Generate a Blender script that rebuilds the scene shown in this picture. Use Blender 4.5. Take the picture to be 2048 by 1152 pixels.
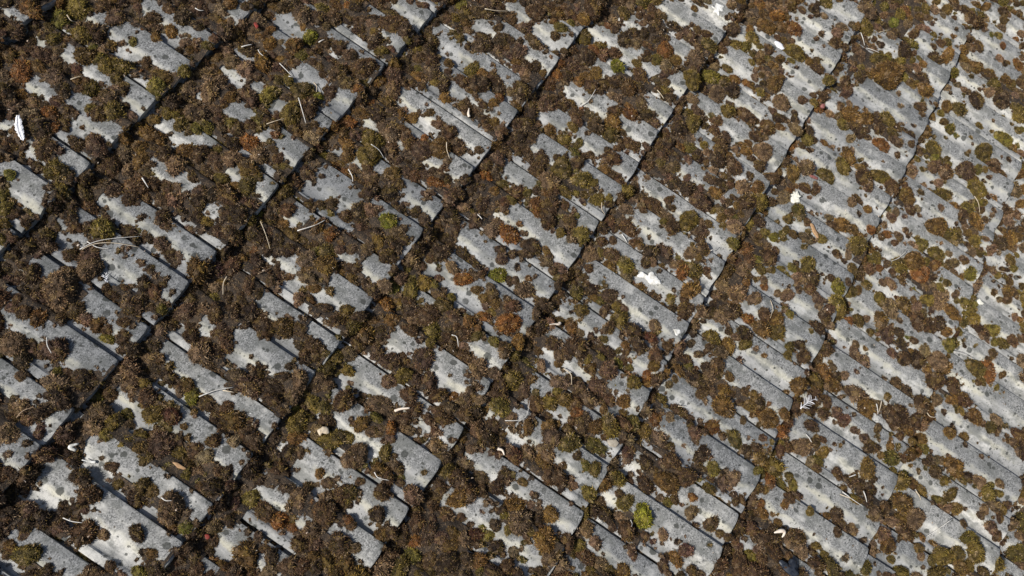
import bpy, bmesh, math, random
import numpy as np
from mathutils import Vector, Matrix, Euler

# ------------------------------------------------------------------ scene
for o in list(bpy.data.objects):
    bpy.data.objects.remove(o, do_unlink=True)
scene = bpy.context.scene
COL = scene.collection
random.seed(7)
rng = np.random.default_rng(11)

PITCH = math.radians(18.5)          # slope of the roof
TW, TG = 0.203, 0.3171              # cover width and gauge of one tile
ROOF_Z = 3.2
RT = Matrix.Translation((0, 0, ROOF_Z)) @ Matrix.Rotation(PITCH, 4, 'X')
# roof coordinates: x along the courses, s up the slope, h out of the roof


def rp(x, s, h):
    return RT @ Vector((x, s, h))


# ------------------------------------------------------------------ camera
cam_d = bpy.data.cameras.new('camera')
cam = bpy.data.objects.new('camera', cam_d)
COL.objects.link(cam)
cam_d.sensor_width = 36.0
cam_d.lens = 1.66 * 18.0
cam_d.clip_start = 0.02
cam_d.clip_end = 500
CAMP = Vector((-1.0729, -1.09946, 1.7651))
CR = Vector((0.51868747, -0.81085537, 0.27106620))
CU = Vector((0.75103829, 0.58363178, 0.30873199))
CF = Vector((0.40853984, -0.04344568, -0.91170591))
m = Matrix(((CR.x, CU.x, -CF.x, CAMP.x), (CR.y, CU.y, -CF.y, CAMP.y),
            (CR.z, CU.z, -CF.z, CAMP.z), (0, 0, 0, 1)))
cam.matrix_world = RT @ m
scene.camera = cam
scene.cycles.max_bounces = 5
scene.cycles.diffuse_bounces = 3
scene.cycles.glossy_bounces = 2



def roof_pt(px_, py_, h=-.004):
    """where a line of sight of the photograph meets the roof"""
    d = CR * ((px_ - 1024) / 1024 / 1.66) - CU * ((py_ - 576) / 1024 / 1.66) + CF
    p = CAMP + d * ((h - CAMP.z) / d.z)
    return p.x, p.y


# ------------------------------------------------------------------ light
# sun direction seen from the roof: it stands up-slope and towards -x
SUN_EL = math.radians(40)
sh = Vector((0.80, -0.60, 0)).normalized()        # way the shadows fall on the roof
sun_to = (RT.to_3x3() @ Vector((-sh.x * math.cos(SUN_EL), -sh.y * math.cos(SUN_EL), math.sin(SUN_EL)))).normalized()
world = bpy.data.worlds.new('World')
scene.world = world
world.use_nodes = True
wn = world.node_tree
bg = wn.nodes['Background']
sky = wn.nodes.new('ShaderNodeTexSky')
sky.sky_type = 'NISHITA'
sky.sun_disc = False
sky.sun_elevation = math.asin(sun_to.z)
sky.sun_rotation = math.atan2(sun_to.x, sun_to.y)
sky.air_density = 1.0
sky.dust_density = 2.5
wn.links.new(sky.outputs[0], bg.inputs['Color'])
bg.inputs['Strength'].default_value = 0.070
sun_d = bpy.data.lights.new('sun', 'SUN')
sun_d.energy = 4.5
sun_d.angle = math.radians(1.2)
sun_d.color = (1.0, 0.965, 0.91)
sun = bpy.data.objects.new('sun', sun_d)
COL.objects.link(sun)
sun.rotation_euler = sun_to.to_track_quat('Z', 'Y').to_euler()
vs = scene.view_settings
vs.view_transform = 'Standard'
vs.look = 'None'
vs.gamma = 1.0
vs.use_curve_mapping = False
vs.exposure = 0.14

# ------------------------------------------------------------------ helpers


def new_obj(name, me, parent=None, mw=None):
    o = bpy.data.objects.new(name, me)
    COL.objects.link(o)
    if parent is not None:
        o.parent = parent
    if mw is not None:
        o.matrix_world = mw
    return o


def tag(o, label=None, cat=None, group=None, kind=None):
    if label:
        o['label'] = label
    if cat:
        o['category'] = cat
    if group:
        o['group'] = group
    if kind:
        o['kind'] = kind
    return o


def mesh(name, v, f, mat=None, smooth=False):
    me = bpy.data.meshes.new(name)
    me.from_pydata([tuple(map(float, p)) for p in v], [], f)
    me.update()
    if mat:
        me.materials.append(mat)
    if smooth:
        me.shade_smooth()
    return me


class NT:
    """small node-tree builder"""

    def __init__(self, name):
        self.mat = bpy.data.materials.new(name)
        self.mat.use_nodes = True
        self.t = self.mat.node_tree
        self.b = self.t.nodes['Principled BSDF']

    def n(self, typ, props=None, **inp):
        nd = self.t.nodes.new(typ)
        for k, v in (props or {}).items():
            setattr(nd, k, v)
        for k, v in inp.items():
            self.set(nd.inputs[int(k[1:])] if k[0] == '_' and k[1:].isdigit() else nd.inputs[k], v)
        return nd

    def set(self, sock, v):
        if isinstance(v, bpy.types.NodeSocket):
            self.t.links.new(v, sock)
        else:
            sock.default_value = v

    def math(self, op, a, b=0.0, c=None):
        nd = self.t.nodes.new('ShaderNodeMath')
        nd.operation = op
        self.set(nd.inputs[0], a)
        self.set(nd.inputs[1], b)
        if c is not None:
            self.set(nd.inputs[2], c)
        return nd.outputs[0]

    def mix(self, f, a, b, blend='MIX'):
        nd = self.t.nodes.new('ShaderNodeMix')
        nd.data_type = 'RGBA'
        nd.blend_type = blend
        self.set(nd.inputs[0], f)
        self.set(nd.inputs[6], a)
        self.set(nd.inputs[7], b)
        return nd.outputs[2]

    def step(self, x, lo, hi, a=0.0, b=1.0):
        nd = self.t.nodes.new('ShaderNodeMapRange')
        nd.interpolation_type = 'SMOOTHSTEP'
        self.set(nd.inputs[0], x)
        for i, q in enumerate((lo, hi, a, b)):
            self.set(nd.inputs[i + 1], q)
        return nd.outputs[0]

    def noise(self, vec, scale, detail=2.0, rough=0.5, dist=0.0):
        nd = self.t.nodes.new('ShaderNodeTexNoise')
        self.set(nd.inputs['Vector'], vec)
        nd.inputs['Scale'].default_value = scale
        nd.inputs['Detail'].default_value = detail
        nd.inputs['Roughness'].default_value = rough
        nd.inputs['Distortion'].default_value = dist
        return nd

    def voro(self, vec, scale):
        nd = self.t.nodes.new('ShaderNodeTexVoronoi')
        self.set(nd.inputs['Vector'], vec)
        nd.inputs['Scale'].default_value = scale
        return nd


def rgb(*c):
    return (c[0], c[1], c[2], 1.0)


# ------------------------------------------------------------------ materials
TEXCO = []


def concrete():
    N = NT('weathered_concrete')
    P = N.n('ShaderNodeNewGeometry').outputs['Position']
    uv = N.n('ShaderNodeUVMap', {'uv_map': 'UVMap'}).outputs[0]
    sep = N.n('ShaderNodeSeparateXYZ', _0=uv)
    u = sep.outputs[0]
    big = N.noise(P, 9.0, 4, 0.55).outputs[0]
    med = N.noise(P, 34.0, 4, 0.6, 0.4).outputs[0]
    fine = N.noise(P, 330.0, 3, 0.75).outputs[0]
    grain = N.noise(P, 170.0, 3, 0.7).outputs[0]
    rnd = N.n('ShaderNodeObjectInfo').outputs['Random']
    tc = N.n('ShaderNodeTexCoord')
    TEXCO.append(tc)
    st = N.n('ShaderNodeVectorMath', {'operation': 'MULTIPLY'}, _0=tc.outputs['Object'], _1=(1.0, 0.22, 1.0)).outputs[0]
    streak = N.noise(st, 60.0, 4, 0.6).outputs[0]
    mott = N.noise(P, 95.0, 3, 0.65).outputs[0]
    # the two raised flats of the profile weather to bare grit, the pans stay smooth
    fl = N.math('MAXIMUM', N.math('MULTIPLY', N.step(u, 0.30, 0.38), N.step(u, 0.60, 0.585)),
                N.math('MULTIPLY', N.step(u, 0.77, 0.85), N.step(u, 1.02, 1.01)))
    grit = N.step(N.math('ADD', N.math('MULTIPLY', med, 0.9), N.math('MULTIPLY', fl, 0.17)), 0.415, 0.65)
    pale = N.mix(N.step(big, 0.35, 0.65), rgb(0.300, 0.301, 0.300), rgb(0.545, 0.537, 0.510))
    pale = N.mix(N.step(streak, 0.44, 0.66, 0.0, 0.65), pale, rgb(0.22, 0.222, 0.222))
    pale = N.mix(N.step(grain, 0.40, 0.72, 0.0, 0.4), pale, rgb(0.22, 0.225, 0.225))
    g0 = N.mix(N.step(fine, 0.36, 0.60), rgb(0.045, 0.047, 0.049), rgb(0.375, 0.375, 0.37))
    g0 = N.mix(N.step(mott, 0.42, 0.70, 0.0, 0.75), g0, rgb(0.105, 0.11, 0.108))
    col = N.mix(N.math('MULTIPLY', grit, 0.9), pale, g0)
    # creamy lichen film where the pan runs up into the flat
    wob = N.math('MULTIPLY', N.math('SUBTRACT', med, 0.5), 0.16)
    uu = N.math('ADD', u, wob)

    def band(c, w):
        return N.step(N.math('ABSOLUTE', N.math('SUBTRACT', uu, c)), w, 0.0)
    bd = N.math('MAXIMUM', band(0.310, 0.060), band(0.780, 0.060))
    bd = N.math('MULTIPLY', bd, N.step(N.noise(P, 12.0, 3, 0.6).outputs[0], 0.36, 0.60))
    col = N.mix(N.math('MULTIPLY', bd, 0.58), col, rgb(0.52, 0.495, 0.385))
    # grey-green algae and dark grime
    gr = N.step(N.math('ADD', N.math('MULTIPLY', N.noise(P, 21.0, 5, 0.7).outputs[0], 0.7), N.math('MULTIPLY', streak, 0.3)), 0.475, 0.61)
    col = N.mix(N.math('MULTIPLY', gr, 0.68), col, N.mix(mott, rgb(0.085, 0.088, 0.080), rgb(0.20, 0.205, 0.195)))
    # crust lichen: black spots of several sizes
    dv = N.noise(P, 120.0, 2, 0.5)
    Pd = N.n('ShaderNodeVectorMath', {'operation': 'MULTIPLY_ADD'}, _0=dv.outputs['Color'], _1=(0.007, 0.007, 0.007), _2=P).outputs[0]

    def spots(scale, rmin, rmax, keep):
        v = N.voro(Pd, scale)
        cs = N.n('ShaderNodeSeparateColor', _0=v.outputs['Color'])
        r = N.math('MULTIPLY_ADD', cs.outputs[0], rmax - rmin, rmin)
        on = N.step(cs.outputs[1], keep, keep - 0.02)
        return N.math('MULTIPLY', on, N.step(N.math('SUBTRACT', v.outputs['Distance'], r), 0.05, -0.03))
    sp = N.math('MAXIMUM', spots(36.0, 0.08, 0.30, 0.62), spots(80.0, 0.10, 0.30, 0.50))
    sp = N.math('MAXIMUM', sp, N.math('MULTIPLY', spots(190.0, 0.10, 0.34, 0.30), 0.8))
    sp = N.math('MULTIPLY', sp, N.step(big, 0.72, 0.56))
    col = N.mix(N.math('MULTIPLY', sp, 0.88), col, N.mix(fine, rgb(0.028, 0.030, 0.028), rgb(0.085, 0.088, 0.080)))
    wsp = spots(90.0, 0.02, 0.10, 0.16)
    col = N.mix(wsp, col, rgb(0.66, 0.66, 0.64))
    # tile to tile tone
    col = N.mix(1.0, col, N.mix(rnd, rgb(0.72, 0.735, 0.755), rgb(1.12, 1.11, 1.08)), 'MULTIPLY')
    N.set(N.b.inputs['Base Color'], col)
    N.b.inputs['Roughness'].default_value = 0.88
    N.b.inputs['Specular IOR Level'].default_value = 0.25
    hgt = N.math('ADD', N.math('MULTIPLY', fine, 0.7), N.math('MULTIPLY', grain, 0.5))
    bp = N.n('ShaderNodeBump', {}, Height=hgt)
    bp.inputs['Strength'].default_value = 0.5
    bp.inputs['Distance'].default_value = 0.0016
    N.set(N.b.inputs['Normal'], bp.outputs[0])
    return N.mat


def plain(name, c, rough=0.8, c2=None, scale=120.0, spec=0.25):
    N = NT(name)
    if c2 is None:
        c2 = tuple(x * 0.75 for x in c)
    P = N.n('ShaderNodeNewGeometry').outputs['Position']
    nz = N.noise(P, scale, 4, 0.6).outputs[0]
    N.set(N.b.inputs['Base Color'], N.mix(N.step(nz, 0.35, 0.65), rgb(*c), rgb(*c2)))
    N.b.inputs['Roughness'].default_value = rough
    N.b.inputs['Specular IOR Level'].default_value = spec
    bp = N.n('ShaderNodeBump', {}, Height=nz)
    bp.inputs['Strength'].default_value = 0.25
    bp.inputs['Distance'].default_value = 0.001
    N.set(N.b.inputs['Normal'], bp.outputs[0])
    return N.mat


MOSS = {  # base colours of the moss, by look
    'brown': (0.086, 0.050, 0.027), 'dark': (0.034, 0.023, 0.016), 'tan': (0.215, 0.150, 0.096),
    'mauve': (0.110, 0.068, 0.052), 'olive': (0.150, 0.122, 0.024), 'amber': (0.175, 0.102, 0.028),
    'rust': (0.240, 0.100, 0.028), 'red': (0.120, 0.042, 0.028), 'lime': (0.250, 0.275, 0.022),
    'green': (0.165, 0.160, 0.024)}


def moss_mat(name, colour=None):
    N = NT(name)
    if colour is None:
        c = N.n('ShaderNodeAttribute', {'attribute_type': 'INSTANCER', 'attribute_name': 'col'}).outputs['Color']
    else:
        c = N.n('ShaderNodeRGB')
        c.outputs[0].default_value = rgb(*colour)
        c = c.outputs[0]
        r = N.n('ShaderNodeObjectInfo').outputs['Random']
        c = N.mix(1.0, c, N.mix(r, rgb(0.70, 0.72, 0.76), rgb(1.35, 1.30, 1.22)), 'MULTIPLY')
    at = N.n('ShaderNodeAttribute', {'attribute_type': 'GEOMETRY', 'attribute_name': 'shoot'})
    s = N.n('ShaderNodeSeparateColor', _0=at.outputs['Color'])
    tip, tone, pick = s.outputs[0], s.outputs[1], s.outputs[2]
    stem = N.mix(0.8, c, rgb(0.024, 0.016, 0.010))  # dead-stem brown, pulled darker to paint shade between the shoots

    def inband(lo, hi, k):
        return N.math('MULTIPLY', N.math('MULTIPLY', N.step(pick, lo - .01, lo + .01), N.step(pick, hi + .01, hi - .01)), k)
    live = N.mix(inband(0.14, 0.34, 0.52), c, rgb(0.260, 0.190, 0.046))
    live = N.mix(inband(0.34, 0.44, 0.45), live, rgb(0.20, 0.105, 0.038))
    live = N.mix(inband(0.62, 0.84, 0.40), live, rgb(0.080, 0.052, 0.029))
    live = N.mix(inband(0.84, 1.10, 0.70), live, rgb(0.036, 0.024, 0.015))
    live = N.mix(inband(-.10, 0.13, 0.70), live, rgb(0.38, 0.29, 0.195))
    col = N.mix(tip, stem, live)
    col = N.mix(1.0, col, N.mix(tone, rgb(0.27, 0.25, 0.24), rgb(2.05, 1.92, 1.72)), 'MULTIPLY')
    N.set(N.b.inputs['Base Color'], col)
    N.b.inputs['Roughness'].default_value = 0.75
    N.b.inputs['Specular IOR Level'].default_value = 0.2
    return N.mat


M_TILE = concrete()
M_DECK = plain('roofing_felt', (0.03, 0.028, 0.026), 0.95)


def humus_mat():
    N = NT('shade_dark_humus')  # humus browns deepened to carry the shade between cushions
    P = N.n('ShaderNodeNewGeometry').outputs['Position']
    a = N.noise(P, 230.0, 3, 0.8).outputs[0]
    b = N.noise(P, 40.0, 3, 0.6).outputs[0]
    c = N.mix(N.step(b, 0.4, 0.65), rgb(0.022, 0.015, 0.010), rgb(0.050, 0.033, 0.019))
    c = N.mix(N.step(a, 0.52, 0.62), c, rgb(0.115, 0.078, 0.044))
    c = N.mix(N.step(a, 0.44, 0.32), c, rgb(0.018, 0.013, 0.009))
    N.set(N.b.inputs['Base Color'], c)
    N.b.inputs['Roughness'].default_value = 0.9
    bp = N.n('ShaderNodeBump', {}, Height=a)
    bp.inputs['Strength'].default_value = 0.9
    bp.inputs['Distance'].default_value = 0.004
    N.set(N.b.inputs['Normal'], bp.outputs[0])
    return N.mat


M_HUMUS = humus_mat()
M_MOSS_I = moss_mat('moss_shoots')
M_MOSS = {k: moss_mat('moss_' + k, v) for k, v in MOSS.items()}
M_WHITE = plain('chalky_white', (0.80, 0.80, 0.77), 0.8, (0.46, 0.45, 0.41), 90)
M_FEATH = plain('white_feather', (0.84, 0.84, 0.86), 0.7, (0.72, 0.72, 0.75), 300)
M_BONE = plain('bleached_bone', (0.76, 0.68, 0.58), 0.6, (0.62, 0.52, 0.42), 150)
M_STRAW = plain('dry_straw', (0.58, 0.50, 0.38), 0.65, (0.44, 0.36, 0.25), 180)
M_STRAWP = plain('bleached_straw', (0.66, 0.64, 0.60), 0.65, (0.50, 0.48, 0.44), 180)
M_STRAWB = plain('brown_stem', (0.30, 0.22, 0.15), 0.7, (0.20, 0.14, 0.09), 180)
M_SHELL = plain('cream_shell', (0.80, 0.79, 0.70), 0.55, (0.70, 0.68, 0.58), 160)
M_PETAL = plain('tan_petal', (0.44, 0.28, 0.15), 0.6, (0.34, 0.20, 0.10), 200)
M_RED = plain('red_scale', (0.15, 0.040, 0.030), 0.6, (0.30, 0.04, 0.03), 200)
M_PINK = plain('pink_berry', (0.27, 0.11, 0.10), 0.6, (0.18, 0.07, 0.06), 200)
M_SLATE = plain('blue_black_feather', (0.016, 0.020, 0.030), 0.45, (0.030, 0.036, 0.048), 140, 0.5)
M_LICH = plain('speckled_lichen', (0.50, 0.50, 0.48), 0.85, (0.20, 0.20, 0.19), 260)
M_BEIGE = plain('beige_chip', (0.40, 0.36, 0.29), 0.8, (0.30, 0.26, 0.20), 150)
M_CRUMB = plain('pale_crumbs', (0.58, 0.50, 0.42), 0.75, (0.36, 0.26, 0.18), 40)

# ------------------------------------------------------------------ roof tiles
PROF = [(-.09, -19), (.029, -19), (.033, -6.0), (.038, -4.8), (.075, -4.2), (.112, -4.6), (.130, -8.5), (.150, -10.5),
        (.190, -11.2), (.225, -10.8), (.268, -7.6), (.308, -2.7), (.345, -.4), (.375, 0), (.47, .2), (.562, 0),
        (.574, -.7), (.580, -8.8), (.600, -10.4), (.640, -11), (.685, -10.2), (.728, -6.4), (.770, -2.2), (.805, -.3),
        (.835, 0), (.91, .2), (.984, 0), (.995, -.8), (.9995, -3.2), (1.0, -14)]
PU = np.array([p[0] for p in PROF])
PH = np.array([p[1] for p in PROF]) / 1000.0
DROP = 0.022
THK = 0.0135
C0, C1 = -11, 12        # tile columns
V0, V1 = -1, 12         # courses (v = course number, tail at s = -v*TG)


def tile_mesh(i):
    r = np.random.default_rng(100 + i)
    rows = [(0.0, -THK), (0.0, -.0042), (.0012, -.0014), (.0042, -.0001), (.035, 0), (.075, 0), (.115, 0), (.155, 0), (.195, 0), (.235, 0),
            (.275, 0), (.315, 0), (.36, 0), (.36, -THK)]
    nc = len(PROF)
    # worn, slightly uneven tail edge
    wear = np.interp(PU, np.linspace(-.1, 1.0, 24), r.normal(0, .0007, 24))
    chip = np.zeros(nc)
    for c in (.575, .998):
        chip += .0045 * np.clip(1 - np.abs(PU - c) / .028, 0, 1) ** 1.5 * (.6 + .9 * r.random())
    v, uvs = [], []
    for ri, (d, dh) in enumerate(rows):
        for k in range(nc):
            dd = d
            if d < .05:
                dd = d + (wear[k] + chip[k]) * (1 - d / .05)
            h = PH[k] + dh - DROP * d / TG
            if 3 < ri < 12:
                h += r.normal(0, .00035)
            v.append((PU[k] * TW, dd, h))
            uvs.append((PU[k], d / TG))
    f = []
    nr = len(rows)
    for a in range(nr):
        b = (a + 1) % nr
        for k in range(nc - 1):
            f.append((a * nc + k, a * nc + k + 1, b * nc + k + 1, b * nc + k))
    f.append(tuple(a * nc for a in range(nr)))
    f.append(tuple(a * nc + nc - 1 for a in reversed(range(nr))))
    me = mesh('roof_tile_%d' % i, v, f, M_TILE, True)
    uvl = me.uv_layers.new(name='UVMap')
    li = np.empty(len(me.loops), dtype=np.int32)
    me.loops.foreach_get('vertex_index', li)
    uvl.data.foreach_set('uv', np.array(uvs, dtype=np.float32)[li].ravel())
    bm = bmesh.new()
    bm.from_mesh(me)
    bmesh.ops.recalc_face_normals(bm, faces=bm.faces)
    bm.to_mesh(me)
    bm.free()
    me.set_sharp_from_angle(angle=math.radians(42))
    return me


TILE_ME = [tile_mesh(i) for i in range(5)]
XA, XB = C0 * TW - .1, C1 * TW + .1
SA, SB = -(V1 - 1) * TG - .02, -(V0 - 1) * TG + .02
dv = [(x, s, h) for h in (-.075, -.058) for s in (SA, SB) for x in (XA, XB)]
roof = new_obj('roof', mesh('roof', dv, [(0, 2, 3, 1), (4, 5, 7, 6), (0, 1, 5, 4), (2, 6, 7, 3), (0, 4, 6, 2), (1, 3, 7, 5)], M_DECK), None, RT)
for tc in TEXCO:
    tc.object = roof
tag(roof, 'low-pitched roof of grey interlocking concrete tiles overgrown with moss', None, None, 'structure')
for vv in range(V0, V1):
    for c in range(C0, C1):
        t = new_obj('roof_tile', TILE_ME[random.randrange(5)], roof)
        t.location = (c * TW + random.gauss(0, .0007), -vv * TG + random.gauss(0, .0016), random.gauss(0, .0010))
        t.rotation_euler = (random.gauss(0, .002), random.gauss(0, .0035), random.gauss(0, .003))


def tile_h(x, s):
    """height of the bare tile surface (arrays)"""
    x = np.asarray(x, float)
    s = np.asarray(s, float)
    uu = x / TW
    fr = uu - np.floor(uu)
    v = np.ceil(-s / TG - 1e-6)
    d = s + v * TG
    hp = np.interp(fr, PU, PH)
    hp = np.where(fr < .03, -.016, hp)
    return hp - DROP * d / TG


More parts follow.
